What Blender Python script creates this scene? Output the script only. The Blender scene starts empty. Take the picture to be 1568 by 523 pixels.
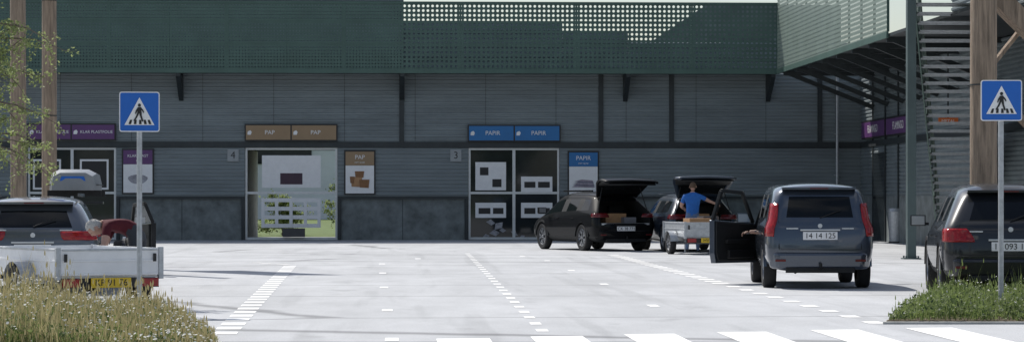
import bpy, math, random, bmesh
from mathutils import Vector, Matrix
random.seed(7)
R=math.radians
# ---------- survey helpers (metres; facade runs along world X, camera yawed 2.6 deg) ----------
TH=R(2.577); F=4000.0; HC=1.34
sT,cT=math.sin(TH),math.cos(TH)
def G(px,D):
    u=(px-784)/F; return (D*(sT+u*cT), D*(cT-u*sT))
def Zp(py,D): return HC+(307-py)/F*D
def Dg(py): return HC*F/(py-307)
def FX(px,Y=89.0):
    u=(px-784)/F; D=Y/(cT-u*sT); return D*(sT+u*cT)
def FZ(py,px=784,Y=89.0):
    u=(px-784)/F; D=Y/(cT-u*sT); return Zp(py,D)

scene=bpy.context.scene
# ---------- materials ----------
MATS={}
def mat(name,c,rough=.6,metal=0,var=.12,scale=3,bump=0,bscale=40,spec=.5,coat=0,stretch=(1,1,1),transl=0):
    if name in MATS: return MATS[name]
    m=bpy.data.materials.new(name); m.use_nodes=True; nt=m.node_tree; N=nt.nodes; Lk=nt.links
    b=N['Principled BSDF']; out=N['Material Output']
    tc=N.new('ShaderNodeTexCoord'); mp=N.new('ShaderNodeMapping'); mp.inputs['Scale'].default_value=stretch
    Lk.new(tc.outputs['Object'],mp.inputs[0])
    nz=N.new('ShaderNodeTexNoise'); nz.inputs['Scale'].default_value=scale; nz.inputs['Detail'].default_value=8; nz.inputs['Roughness'].default_value=.65
    Lk.new(mp.outputs[0],nz.inputs['Vector'])
    cr=N.new('ShaderNodeValToRGB'); cr.color_ramp.elements[0].position=.3; cr.color_ramp.elements[1].position=.7
    cr.color_ramp.elements[0].color=(*[max(0,x*(1-var)) for x in c],1); cr.color_ramp.elements[1].color=(*[min(1,x*(1+var)) for x in c],1)
    Lk.new(nz.outputs[0],cr.inputs[0]); Lk.new(cr.outputs[0],b.inputs['Base Color'])
    b.inputs['Roughness'].default_value=rough; b.inputs['Metallic'].default_value=metal
    b.inputs['Specular IOR Level'].default_value=spec; b.inputs['Coat Weight'].default_value=coat; b.inputs['Coat Roughness'].default_value=.03
    if bump:
        n2=N.new('ShaderNodeTexNoise'); n2.inputs['Scale'].default_value=bscale; n2.inputs['Detail'].default_value=5
        Lk.new(mp.outputs[0],n2.inputs['Vector']); bp=N.new('ShaderNodeBump'); bp.inputs['Strength'].default_value=bump; bp.inputs['Distance'].default_value=.02
        Lk.new(n2.outputs[0],bp.inputs['Height']); Lk.new(bp.outputs[0],b.inputs['Normal'])
    if transl:
        t=N.new('ShaderNodeBsdfTranslucent'); Lk.new(cr.outputs[0],t.inputs[0]); mx=N.new('ShaderNodeMixShader'); mx.inputs[0].default_value=transl
        Lk.new(b.outputs[0],mx.inputs[1]); Lk.new(t.outputs[0],mx.inputs[2]); Lk.new(mx.outputs[0],out.inputs[0])
    MATS[name]=m; return m
def clear_glass():
    if 'clear_glass' in MATS: return MATS['clear_glass']
    m=bpy.data.materials.new('clear_glass'); m.use_nodes=True; nt=m.node_tree; N=nt.nodes
    N.remove(N['Principled BSDF']); t=N.new('ShaderNodeBsdfTransparent'); t.inputs[0].default_value=(.75,.8,.8,1)
    g=N.new('ShaderNodeBsdfGlossy'); g.inputs['Roughness'].default_value=.02; fr=N.new('ShaderNodeFresnel'); mx=N.new('ShaderNodeMixShader')
    nt.links.new(fr.outputs[0],mx.inputs[0]); nt.links.new(t.outputs[0],mx.inputs[1]); nt.links.new(g.outputs[0],mx.inputs[2]); nt.links.new(mx.outputs[0],N['Material Output'].inputs[0])
    MATS['clear_glass']=m; return m
def asphalt():
    m=bpy.data.materials.new('sunbleached_asphalt'); m.use_nodes=True; nt=m.node_tree; N=nt.nodes; Lk=nt.links; b=N['Principled BSDF']
    tc=N.new('ShaderNodeTexCoord')
    def noise(sc,st,det=8,lo=.3,hi=.7,a=0,bb=1):
        mp=N.new('ShaderNodeMapping'); mp.inputs['Scale'].default_value=st; Lk.new(tc.outputs['Object'],mp.inputs[0])
        n=N.new('ShaderNodeTexNoise'); n.inputs['Scale'].default_value=sc; n.inputs['Detail'].default_value=det; n.inputs['Roughness'].default_value=.6; Lk.new(mp.outputs[0],n.inputs['Vector'])
        r=N.new('ShaderNodeMapRange'); r.inputs[1].default_value=lo; r.inputs[2].default_value=hi; r.inputs[3].default_value=a; r.inputs[4].default_value=bb; Lk.new(n.outputs[0],r.inputs[0]); return r.outputs[0]
    def mul(a,b2):
        x=N.new('ShaderNodeMath'); x.operation='MULTIPLY'; Lk.new(a,x.inputs[0]); Lk.new(b2,x.inputs[1]); return x.outputs[0]
    v=mul(noise(.25,(1,.35,1),6,.3,.7,.84,1.06),noise(1.5,(1,.25,1),8,.3,.7,.89,1.06))
    v=mul(v,noise(60,(1,1,1),3,.3,.7,.86,1.14))
    # faint curved tyre tracks
    v=mul(v,noise(.5,(2.6,.12,1),3,.36,.44,.88,1))
    mp=N.new('ShaderNodeMapping'); mp.inputs['Scale'].default_value=(.05,.16,1); Lk.new(tc.outputs['Object'],mp.inputs[0])
    nn=N.new('ShaderNodeTexNoise'); nn.inputs['Scale'].default_value=1.2; Lk.new(tc.outputs['Object'],nn.inputs['Vector'])
    ad=N.new('ShaderNodeVectorMath'); ad.operation='MULTIPLY_ADD'; Lk.new(nn.outputs['Color'],ad.inputs[0]); ad.inputs[1].default_value=(.03,.03,0); Lk.new(mp.outputs[0],ad.inputs[2])
    vo=N.new('ShaderNodeTexVoronoi'); vo.feature='DISTANCE_TO_EDGE'; vo.inputs['Scale'].default_value=1.0; vo.inputs['Randomness'].default_value=.55; Lk.new(ad.outputs[0],vo.inputs['Vector'])
    r=N.new('ShaderNodeMapRange'); r.inputs[1].default_value=.003; r.inputs[2].default_value=.012; r.inputs[3].default_value=.55; r.inputs[4].default_value=1; Lk.new(vo.outputs[0],r.inputs[0])
    v=mul(v,r.outputs[0])
    v=mul(v,noise(.9,(1,.5,1),10,.28,.4,.76,1))
    cm=N.new('ShaderNodeVectorMath'); cm.operation='SCALE'; cm.inputs[0].default_value=(.455,.465,.48); Lk.new(v,cm.inputs['Scale']); Lk.new(cm.outputs[0],b.inputs['Base Color'])
    b.inputs['Roughness'].default_value=.85; b.inputs['Specular IOR Level'].default_value=.3
    n2=N.new('ShaderNodeTexNoise'); n2.inputs['Scale'].default_value=50; Lk.new(tc.outputs['Object'],n2.inputs['Vector']); bp=N.new('ShaderNodeBump'); bp.inputs['Strength'].default_value=.4; bp.inputs['Distance'].default_value=.01
    Lk.new(n2.outputs[0],bp.inputs['Height']); Lk.new(bp.outputs[0],b.inputs['Normal'])
    return m
# ---------- mesh builder ----------
class MB:
    def __init__(s): s.v=[];s.f=[];s.m=[]
    def add(s,vs,fs,mi=0):
        o=len(s.v); s.v+= [tuple(v) for v in vs]; s.f+=[tuple(i+o for i in f) for f in fs]; s.m+=[mi]*len(fs)
    def box(s,x0,x1,y0,y1,z0,z1,mi=0,M=None):
        vs=[(x0,y0,z0),(x1,y0,z0),(x1,y1,z0),(x0,y1,z0),(x0,y0,z1),(x1,y0,z1),(x1,y1,z1),(x0,y1,z1)]
        if M is not None: vs=[M@Vector(v) for v in vs]
        s.add(vs,[(0,3,2,1),(4,5,6,7),(0,1,5,4),(1,2,6,5),(2,3,7,6),(3,0,4,7)],mi)
    def cyl(s,p0,p1,r0,r1=None,n=12,mi=0,caps=True):
        if r1 is None: r1=r0
        p0=Vector(p0);p1=Vector(p1); d=(p1-p0).normalized(); a=d.orthogonal().normalized(); b=d.cross(a)
        vs=[]
        for p,r in((p0,r0),(p1,r1)):
            for i in range(n):
                t=2*math.pi*i/n; vs.append(p+a*r*math.cos(t)+b*r*math.sin(t))
        fs=[(i,(i+1)%n,n+(i+1)%n,n+i) for i in range(n)]
        if caps: fs+= [tuple(reversed(range(n))),tuple(range(n,2*n))]
        s.add(vs,fs,mi)
    def prism(s,pts,ext,mi=0):
        n=len(pts); e=Vector(ext); vs=[Vector(p) for p in pts]; vs+= [v+e for v in vs]
        s.add(vs,[tuple(range(n)),tuple(reversed(range(n,2*n)))]+[(i,n+i,n+(i+1)%n,(i+1)%n) for i in range(n)],mi)
    def beam(s,p0,p1,w,h,mi=0):
        p0=Vector(p0);p1=Vector(p1); d=(p1-p0).normalized(); up=Vector((0,0,1)) if abs(d.z)<.95 else Vector((0,1,0))
        a=d.cross(up).normalized(); b=a.cross(d)
        vs=[p+a*x*w/2+b*z*h/2 for p in(p0,p1) for x,z in((-1,-1),(1,-1),(1,1),(-1,1))]
        s.add(vs,[(0,3,2,1),(4,5,6,7),(0,1,5,4),(1,2,6,5),(2,3,7,6),(3,0,4,7)],mi)
    def obj(s,name,mats,parent=None,smooth=False,bevel=0,fix=True,loc=None,rot=None):
        me=bpy.data.meshes.new(name); me.from_pydata(s.v,[],s.f); me.polygons.foreach_set('material_index',s.m)
        for m in mats: me.materials.append(m)
        if fix:
            bm=bmesh.new(); bm.from_mesh(me); bmesh.ops.recalc_face_normals(bm,faces=bm.faces); bm.to_mesh(me); bm.free()
        if smooth:
            me.polygons.foreach_set('use_smooth',[True]*len(me.polygons)); me.set_sharp_from_angle(angle=R(40))
        o=bpy.data.objects.new(name,me); scene.collection.objects.link(o)
        if parent: o.parent=parent
        if loc: o.location=loc
        if rot: o.rotation_euler=rot
        if bevel:
            b=o.modifiers.new('b','BEVEL'); b.width=bevel; b.segments=3; b.limit_method='ANGLE'
        return o
def empty(name,loc=(0,0,0),rz=0,parent=None):
    e=bpy.data.objects.new(name,None); scene.collection.objects.link(e); e.location=loc; e.rotation_euler=(0,0,rz)
    if parent: e.parent=parent
    return e
def text(s,size,loc,m,parent,name='lettering',rot=(R(90),0,0),align='CENTER'):
    c=bpy.data.curves.new(name,'FONT'); c.body=s; c.size=size; c.align_x=align; c.align_y='CENTER'; c.extrude=.001; c.materials.append(m)
    o=bpy.data.objects.new(name,c); scene.collection.objects.link(o); o.location=loc; o.rotation_euler=rot; o.parent=parent; return o
# palette
M_corr=mat('corrugated_steel',(.19,.222,.235),.5,.15,.18,1.5,stretch=(.3,1,2))
M_steel=mat('dark_painted_steel',(.028,.035,.038),.5,.2,.2,3)
M_green=mat('green_perforated_steel',(.058,.108,.09),.5,.1,.16,1.2)
M_green2=mat('pale_green_steel',(.17,.22,.19),.5,.1,.12,1.2)
M_plinth=mat('plinth_concrete',(.16,.18,.18),.85,0,.4,2.2,bump=.2)
M_conc=mat('concrete',(.4,.4,.38),.9,0,.2,4,bump=.3)
M_dark=mat('dark_interior',(.012,.013,.014),.9,0,.2,4)
M_glass=mat('dark_window_glass',(.02,.025,.028),.04,0,.3,1.5,spec=.5)
M_cglass=mat('tinted_car_glass',(.006,.007,.008),.02,0,.2,1.5,spec=.25)
M_alu=mat('aluminium_frame',(.55,.57,.58),.4,.4,.08,5)
M_white=mat('white_paint',(.8,.8,.8),.55,0,.05,6)
M_road_white=mat('road_marking_paint',(.8,.8,.79),.8,0,.2,3)
M_black=mat('black_paint',(.012,.012,.013),.5,0,.1,6)
M_purple=mat('purple_sign',(.11,.035,.15),.4,0,.06,4)
M_tan=mat('tan_sign',(.30,.20,.11),.4,0,.06,4)
M_blue=mat('blue_sign',(.01,.15,.40),.4,0,.06,4)
M_tblue=mat('traffic_blue',(.005,.12,.5),.35,0,.05,4)
M_galv=mat('galvanised_steel',(.42,.44,.46),.45,.5,.2,12)
M_wood=mat('timber_pole',(.27,.205,.15),.85,0,.5,3,bump=.8,bscale=20,stretch=(6,6,.5))
M_rubber=mat('tyre_rubber',(.016,.016,.017),.85,0,.3,20)
M_rim=mat('alloy_rim',(.35,.36,.38),.3,.8,.1,5)
M_trim=mat('black_plastic_trim',(.016,.017,.018),.6,0,.2,10,spec=.3)
M_red=mat('red_lamp_lens',(.30,.010,.012),.12,0,.4,25)
M_redd=mat('dark_red_lamp_lens',(.11,.01,.012),.15,0,.25,25)
M_skin=mat('skin',(.42,.25,.19),.55,0,.1,12)
M_hair=mat('grey_hair',(.42,.41,.39),.8,0,.3,60,bump=.6,bscale=90)
M_hairb=mat('dark_blond_hair',(.1,.06,.035),.8,0,.3,60)
M_plateY=mat('yellow_plate',(.75,.5,.02),.5,0,.04,5)
M_orange=mat('orange_sign',(.7,.16,.03),.5,0,.05,5)
M_g1=mat('leaf_green',(.09,.14,.035),.6,0,.4,2,transl=.45)
M_g2=mat('leaf_light_green',(.18,.23,.08),.6,0,.3,2,transl=.5)
M_g3=mat('leaf_dark_green',(.04,.07,.02),.6,0,.4,2,transl=.35)
M_straw=mat('dry_straw',(.38,.33,.17),.8,0,.3,3,transl=.4)
M_petal=mat('white_petal',(.78,.78,.74),.7,0,.05,5,transl=.4)
M_soil=mat('soil',(.12,.09,.06),1,0,.4,5,bump=.6)
M_grassground=mat('rough_grass',(.10,.14,.04),1,0,.4,1.5,bump=.8,bscale=8)
M_bark=mat('bark',(.16,.13,.1),.9,0,.5,10,bump=.6)

# ---------- world, sun, camera ----------
w=bpy.data.worlds.new('World'); scene.world=w; w.use_nodes=True; nt=w.node_tree; bg=nt.nodes['Background']
sky=nt.nodes.new('ShaderNodeTexSky'); sky.sky_type='NISHITA'; sky.sun_disc=False
EL=R(50); AZ=R(-33)   # azimuth measured from +Y towards +X
sky.sun_elevation=EL; sky.sun_rotation=AZ%(2*math.pi); sky.air_density=1; sky.dust_density=1.5
tc=nt.nodes.new('ShaderNodeTexCoord'); mp=nt.nodes.new('ShaderNodeMapping'); mp.inputs['Scale'].default_value=(1,1,2.6); nt.links.new(tc.outputs['Generated'],mp.inputs[0])
cn=nt.nodes.new('ShaderNodeTexNoise'); cn.inputs['Scale'].default_value=2.6; cn.inputs['Detail'].default_value=7; nt.links.new(mp.outputs[0],cn.inputs['Vector'])
cr=nt.nodes.new('ShaderNodeMapRange'); cr.inputs[1].default_value=.5; cr.inputs[2].default_value=.62; cr.inputs[3].default_value=0; cr.inputs[4].default_value=.75; nt.links.new(cn.outputs[0],cr.inputs[0])
mx=nt.nodes.new('ShaderNodeMixRGB'); mx.inputs[2].default_value=(6.8,6.9,7.1,1); nt.links.new(cr.outputs[0],mx.inputs[0]); nt.links.new(sky.outputs[0],mx.inputs[1])
nt.links.new(mx.outputs[0],bg.inputs[0]); bg.inputs[1].default_value=.115
sd=Vector((math.sin(AZ)*math.cos(EL),math.cos(AZ)*math.cos(EL),math.sin(EL)))
sl=bpy.data.lights.new('sun','SUN'); sl.energy=5.0; sl.angle=R(.5); sl.color=(1,.96,.9)
so=bpy.data.objects.new('sun',sl); scene.collection.objects.link(so); so.rotation_euler=(-sd).to_track_quat('-Z','Y').to_euler(); so.location=(0,50,60)
cd=bpy.data.cameras.new('camera'); cam=bpy.data.objects.new('camera',cd); scene.collection.objects.link(cam); scene.camera=cam
cam.location=(0,0,HC); cam.rotation_euler=(R(90),0,-TH); cd.lens=F/1568*36; cd.sensor_width=36; cd.shift_y=45.5/1568; cd.clip_end=5000
scene.view_settings.view_transform='Standard'; scene.view_settings.look='None'; scene.view_settings.exposure=0

# ---------- ground ----------
b=MB(); b.add([(-2000,-500,0),(2000,-500,0),(2000,3000,0),(-2000,3000,0)],[(0,1,2,3)]); b.obj('ground',[M_grassground])
b=MB(); b.add([(-60,-30,.004),(60,-30,.004),(60,97,.004),(-60,97,.004)],[(0,1,2,3)]); b.obj('asphalt_yard',[asphalt()])
# road markings
mk=MB()
def dash(px,py,wm,lm,ang=0,z=.008):
    x,y=G(px,Dg(py)); M=Matrix.Translation((x,y,z))@Matrix.Rotation(ang,4,'Z')
    mk.add([M@Vector(p) for p in((-wm/2,-lm/2,0),(wm/2,-lm/2,0),(wm/2,lm/2,0),(-wm/2,lm/2,0))],[(0,1,2,3)])
def dline(p0,p1,wm,lm,gap):
    a=Vector(G(p0[0],Dg(p0[1]))); c=Vector(G(p1[0],Dg(p1[1]))); d=c-a; L=d.length; d/=L; n=Vector((-d.y,d.x)); t=0
    while t<L:
        e=min(t+lm,L); q=[a+d*t-n*wm/2,a+d*t+n*wm/2,a+d*e+n*wm/2,a+d*e-n*wm/2]
        mk.add([(v.x,v.y,.008) for v in q],[(0,1,2,3)]); t+=lm+gap
dline((444,407),(338,516),.26,.5,.5)
dline((390,402),(446,405.5),.25,.3,.25)
dline((938,390),(1112,436),.28,.5,.5); dline((1120,438),(1350,497),.2,.5,1.0)
dline((716,388),(836,512),.12,.5,1.0)
dline((250,402),(385,401.5),.08,3,.05)
for px,py in((593,475),(588,440),(586,418),(585,404),(1000,468),(925,435),(875,414),(838,399),(640,396),(800,392),(600,520)):
    dash(px,py,.13,.6)
for px in(668,812,955,1097,1240,1385):
    Df=25.4+(px-700)/590*1.75; xa,ya=G(px,Df)
    mk.add([(xa,21,.008),(xa+.52,21,.008),(xa+.52,ya+.07,.008),(xa,ya,.008)],[(0,1,2,3)])
mk.obj('road_markings',[M_road_white])

# ---------- building ----------
bld=empty('recycling_station_building')
YF=89.0
ZP=FZ(304); ZL0=FZ(300); ZL1=FZ(226); ZU0=FZ(217); ZDECK=5.70
XL=-30; XR=16.0
CP=.125
def corr(mb,x0,x1,z0,z1,y=YF,pitch=CP,amp=.03,axis='x',mi=0):
    n=max(1,int(round((z1-z0)/pitch))); p=(z1-z0)/n; vs=[];fs=[]
    prof=[(0,0),(.3,0),(.42,-amp),(.85,-amp)]
    pts=[(z0+(k+t)*p,d) for k in range(n) for t,d in prof]+[(z1,0)]
    for z,d in pts:
        if axis=='x': vs+=[(x0,y+d,z),(x1,y+d,z)]
        else: vs+=[(y+d,x0,z),(y+d,x1,z)]
    fs=[(2*i,2*i+1,2*i+3,2*i+2) for i in range(len(pts)-1)]
    mb.add(vs,fs,mi)
doors=[(FX(42),FX(178)),(FX(375),FX(517)),(FX(717),FX(857))]
segs=[(XL,doors[0][0]),(doors[0][1],doors[1][0]),(doors[1][1],doors[2][0]),(doors[2][1],XR)]
wl=MB(); pl=MB(); st=MB()
for a,c in segs:
    corr(wl,a,c,ZL0,ZL1)
    pl.box(a+.12,c-.12,YF+.06,YF+.3,0,ZP)
    xx=a+2.2
    while xx<c-.5: pl.box(xx,xx+.02,YF+.055,YF+.059,.02,ZP-.02,1); xx+=2.4
    st.box(a,c,YF-.05,YF+.3,ZP,ZL0-.002)
    st.box(a,a+.11,YF-.035,YF+.3,0,ZP-.002); st.box(c-.11,c,YF-.035,YF+.3,0,ZP-.002)
corr(wl,XL,XR,ZU0,ZDECK)
st.box(XL,XR,YF-.07,YF+.3,ZL1+.002,ZU0-.002)
for px in(615,920,1028,1255): x=FX(px); st.box(x-.08,x+.08,YF-.09,YF+.05,ZU0,ZDECK)
for k in range(-12,7):
    x=k*2.4+.7; st.box(x,x+.012,YF-.036,YF-.03,ZU0+.02,ZDECK-.05)
wl.obj('corrugated_wall',[M_corr],bld,fix=False); pl.obj('plinth',[M_plinth,M_steel],bld)
YS=87.6
for px in(275,616,960,1180):
    x=FX(px,88.3)
    st.prism([(x-.075,YF-.03,5.62),(x-.075,YS+.05,5.62),(x-.075,YS+.05,5.5),(x-.075,YF-.03,4.72)],(.15,0,0))
st.box(XL,13.0,YS+.03,YF+.3,5.64,5.70)
st.obj('steel_frame',[M_steel],bld)
fa=MB(); fa.box(XL,12.9,YS-.03,YS+.03,5.60,5.76); fa.box(XL,12.9,YS-.03,YS+.03,7.93,8.0)
core=MB()
xa,xb=doors[1]
core.box(XL,xa-.02,YF+.45,97,0,5.6,0); core.box(xb+.02,30,YF+.45,97,0,5.6,0); core.box(xa-.02,xb+.02,YF+.31,97,ZL1+.05,5.6,0)
core.box(XL,30,YF+.3,97,5.6,5.72,0)
core.obj('building_core',[M_dark],bld)
cw=MB()
corr(cw,XL,FX(618,92),5.72,9.6,y=91.5,pitch=.12)
corr(cw,FX(618,92),FX(860,92),5.72,7.62,y=91.6,pitch=.12)
corr(cw,FX(860,92),FX(960,92),5.72,7.3,y=91.6,pitch=.12)
corr(cw,FX(960,92),16,5.72,6.9,y=91.6,pitch=.12)
cw.obj('upper_wall',[M_corr],bld,fix=False)
up=MB(); up.box(XL,FX(618,92),91.6,97,5.75,9.7)
x0=FX(930,92);x1=FX(1085,92);up.prism([(x0,92.5,5.9),(x1,92.5,8.3),(15.9,92.5,8.3),(15.9,92.5,5.9)],(0,4,0))
up.box(FX(618,92),FX(860,92),91.7,97,5.75,7.6)
up.obj('upper_block',[M_plinth],bld)
# perforated screens
def perf(mb,org,du,dv,U,V,pitch,r,mi=0):
    org=Vector(org);du=Vector(du);dv=Vector(dv); nu=int(U/pitch);nv=int(V/pitch); pu=U/nu;pv=V/nv
    for i in range(nu):
        for j in range(nv):
            c=org+du*(i+.5)*pu+dv*(j+.5)*pv
            vs=[c+du*a*pu/2+dv*b2*pv/2 for a,b2 in((-1,-1),(1,-1),(1,1),(-1,1))]
            for k in range(8):
                t=R(45*k)-math.pi*3/4-R(22.5)
                vs.append(c+du*math.cos(t)*r+dv*math.sin(t)*r)
            fs=[]
            for q in range(4):
                h0=4+(2*q)%8;h1=4+(2*q+1)%8;h2=4+(2*q+2)%8
                fs.append((q,h0,h1)) ; fs.append((q,h1,h2,(q+1)%4))
            mb.add(vs,fs,mi)
sc=MB()
xs=FX(616,YS)
perf(sc,(-16,YS,5.76),(1,0,0),(0,0,1),xs+16,2.17,.105,.026)
perf(sc,(xs,YS,5.76),(1,0,0),(0,0,1),12.9-xs,2.17,.155,.046)
sc.box(XL,-16,YS-.003,YS+.003,5.76,7.93)
XW=12.9
perf(sc,(XW,68.0,5.76),(0,1,0),(0,0,1),YS-68.0,2.6,.13,.03,1)
sc.obj('perforated_screen',[M_green,M_green2],bld,fix=False)
x=xs
while x<12.8: fa.box(x-.03,x+.03,YS+.01,YS+.07,5.77,7.92); x+=1.95
x=xs
while x>XL: fa.box(x-.03,x+.03,YS-.012,YS+.07,5.77,7.92); x-=1.95
fa.box(XL,12.85,YS+.012,YS+.05,6.55,6.61); fa.box(XL,12.85,YS+.012,YS+.05,7.3,7.36)
for k in range(11):
    y=68+k*1.95; fa.box(XW+.01,XW+.07,y,y+.06,5.77,8.35)
fa.box(XW-.03,XW+.03,67.9,YS-.05,5.60,5.76)
fa.obj('screen_frame',[M_green],bld)
# wing
wg=MB(); corr(wg,58,YF,ZL0,5.62,y=XR,axis='y'); wg.obj('wing_wall',[M_corr],bld,fix=False)
ws=MB(); ws.box(XR-.02,XR+.3,58,YF,0,ZL0-.003); ws.obj('wing_plinth',[M_plinth],bld)
wd=MB(); wd.box(XW+.05,30,58,YS,5.64,5.72); wd.box(XR+.1,30,58,YF+.4,0,5.63)
for k in range(8):
    y=86.5-k*2.6
    wd.beam((XW+.15,y,5.6),(XR-.05,y,4.45),.14,.14); wd.box(XW+.05,XR,y-.08,y+.08,5.5,5.63)
for y in(86.6,84.4,82.2): wd.box(XR-.06,XR-.033,y-.07,y+.07,0,5.5)
wd.box(XR-.05,XR-.032,84.45,86.5,.02,2.9,1)
wd.box(XR-.07,XR-.032,58,YF-.1,ZL1+.002,ZU0-.002)
wd.obj('wing_steelwork',[M_steel,M_glass],bld)
uw=MB(); corr(uw,50,66,5.75,9,y=14.2,axis='y'); uw.box(14.22,25,50,66,5.75,9); uw.obj('wing_upper_storey',[M_corr],bld,fix=False)
# glazed gates
def gate(px0,px1,kind,nm):
    g=empty(nm,parent=bld); m=MB(); x0,x1=FX(px0)+.01,FX(px1)-.01; z1=ZL1-.01; y=YF+.08; t=.07
    xm=(x0+x1)/2
    for a in(x0,x1-t): m.box(a,a+t,y-.03,y+.04,0.02,z1)
    m.box(x0+t,x1-t,y-.025,y+.035,z1-t,z1); m.box(x0+t,x1-t,y-.025,y+.035,.02,.1)
    zm=FZ(295); m.box(x0+t,x1-t,y-.022,y+.032,zm-.04,zm+.04)
    if kind!='pap':
        m.box(xm-.05,xm+.05,y-.028,y+.03,.1,z1-t)
        m.box(x0+.02,x1-.02,y+.005,y+.012,.05,z1-.05,1)
    m.obj('frame',[M_alu,M_glass if kind!='pap' else clear_glass()],g); return g,y
def rect(mb,px0,px1,py0,py1,y,th=.01,mi=0):
    mb.box(FX(px0),FX(px1),y-th,y,FZ(py1),FZ(py0),mi)
g,y=gate(717,857,'glass','glazed_gate'); m=MB(); yy=y-.01
rect(m,728,775,248,291,yy); rect(m,798,846,270,294,yy); rect(m,728,775,310,333,yy); rect(m,798,846,310,333,yy)
for a in((735,748,256,268),(754,768,274,286),(803,820,278,287),(824,842,278,287),(733,751,318,327),(755,771,318,327),(803,820,318,327),(824,842,318,327)): rect(m,*a,yy-.012,.004,1)
for px,py,s,a in((752,340,.16,.4),(764,345,.2,-.5),(758,356,.18,.2),(788,357,.14,.8),(770,352,.12,.3),(745,361,.12,.1),(800,362,.1,-.2)):
    x,z=FX(px),FZ(py); M=Matrix.Translation((x,yy-.006,z))@Matrix.Rotation(a,4,'Y'); m.add([M@Vector(p) for p in((-s,0,-s*.3),(s*.3,0,-s*.6),(s*.9,0,s*.2),(-s*.3,0,s*.6))],[(0,1,2,3)],2)
m.obj('chute_panels',[M_white,M_black,mat('scrap_paper',(.3,.3,.32),.8,0,.6,9)],g)
g,y=gate(42,178,'glass','glazed_gate'); m=MB(); yy=y-.01
for a in((50,93,244,290),(122,166,244,290)):
    rect(m,*a,yy); rect(m,a[0]+3,a[1]-3,a[2]+3,a[3]-3,yy-.012,.004,1)
m.obj('chute_panels',[M_white,M_black],g)
g,y=gate(375,517,'pap','open_gate'); m=MB(); yy=y-.01
rect(m,401,491,238,287,yy); rect(m,429,463,265,282,yy-.012,.004,1)
for py in(303,316,329,342): rect(m,400,491,py,py+6,yy)
for px in(400,421,443,465,486): rect(m,px,px+5,303,348,yy-.012,.006)
rect(m,433,467,349,362,yy,.3,2)
m.obj('gate_panels',[M_white,mat('dark_poster',(.05,.02,.04),.5),mat('box_bin',(.08,.08,.08),.7)],g)
pw_=MB(); pw_.box(xa-.01,xa+.02,YF+.5,97,0,ZL1); pw_.box(xb-.02,xb+.01,YF+.5,97,0,ZL1); pw_.obj('passage_walls',[M_conc],bld)
# ---------- signs on the building ----------
def leaficon(mb,x,z,y,s,mi=1):
    mb.add([(x-s*.45,y,z-s*.5),(x+s*.3,y,z-s*.5),(x+s*.5,y,z+s*.1),(x+s*.2,y,z+s*.5),(x-s*.2,y,z+s*.35),(x-s*.45,y,z+s*.1)],[(0,1,2,3,4,5)],mi)
def hsign(px0,px1,py0,py1,mt,label):
    x0,x1,z0,z1=FX(px0),FX(px1),FZ(py1,px0),FZ(py0,px0); s=empty('category_sign',(x0,YF-.12,z0)); W_=x1-x0; H_=z1-z0
    m=MB(); m.box(0,W_,-.05,.08,0,H_,0)
    for k in(0,1):
        a=.045+k*(W_/2-.02); c=a+W_/2-.07; m.box(a,c,-.062,-.051,.045,H_-.045,1)
        leaficon(m,a+.12,H_/2,-.066,.15,2)
        text(label,.2 if len(label)<8 else .138,(a+(c-a)/2+(.11 if len(label)>7 else 0.05),-.068,H_/2),M_white,s)
    m.obj('panel',[M_black,mt,M_white],s)
hsign(42,178,189,215,M_purple,'KLAR PLASTFOLIE'); hsign(375,517,190,216,M_tan,'PAP'); hsign(716,858,191,217,M_blue,'PAPIR')
def poster(px0,px1,py0,py1,mt,label,kind):
    x0,x1,z0,z1=FX(px0),FX(px1),FZ(py1),FZ(py0); s=empty('information_poster',(x0,YF-.04,z0)); W_=x1-x0; H_=z1-z0
    m=MB(); m.box(0,W_,-.04,.03,0,H_,0); m.box(.05,W_-.05,-.048,-.041,H_*.66,H_-.05,1); m.box(.05,W_-.05,-.048,-.041,.05,H_*.655,2)
    yy=-.052; cx=W_/2; cz=H_*.33
    if kind==0:
        n=14; m.add([(cx+.33*math.cos(t)*(1+.1*math.sin(3*t)),yy,cz+.16*math.sin(t)) for t in[2*math.pi*k/n for k in range(n)]],[tuple(range(n))],3)
    if kind==1:
        for a,c,d,e,mi in((-.28,.05,-.22,.1,3),(.0,.3,-.25,.02,4),(-.15,.12,.1,.3,4),(-.32,-.2,-.1,.12,4)): m.add([(cx+a,yy-.002*mi,cz+d),(cx+c,yy-.002*mi,cz+d-.02),(cx+c+.03,yy-.002*mi,cz+e),(cx+a-.02,yy-.002*mi,cz+e)],[(0,1,2,3)],mi)
    if kind==2:
        for k in range(5): m.add([(cx-.4+.02*k,yy-.001*k,cz-.2+.05*k),(cx+.35,yy-.001*k,cz-.22+.05*k),(cx+.42-.03*k,yy-.001*k,cz-.17+.05*k),(cx-.1*(5-k)*.5,yy-.001*k,cz-.14+.05*k)],[(0,1,2,3)],3+k%2)
    cols={0:(mat('foil_grey',(.3,.3,.33),.5,0,.4,8),M_tan),1:(mat('cardboard',(.42,.24,.12),.8,0,.2,5),mat('cardboard_dark',(.26,.13,.06),.8,0,.2,5)),2:(mat('magazine_pink',(.3,.25,.3),.5,0,.4,8),mat('magazine_grey',(.15,.15,.2),.5,0,.4,8))}[kind]
    m.obj('board',[M_black,mt,M_white,cols[0],cols[1]],s)
    text(label,.13 if len(label)>8 else .2,(cx,-.056,H_*.84),M_white,s)
    text('papir og pap' if kind else 'folie',.07,(cx,-.056,H_*.73),M_white,s)
poster(187,236,228,297,M_purple,'KLAR PLAST',0); poster(527,575,230,298,M_tan,'PAP',1); poster(869,917,231,300,M_blue,'PAPIR',2)
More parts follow.
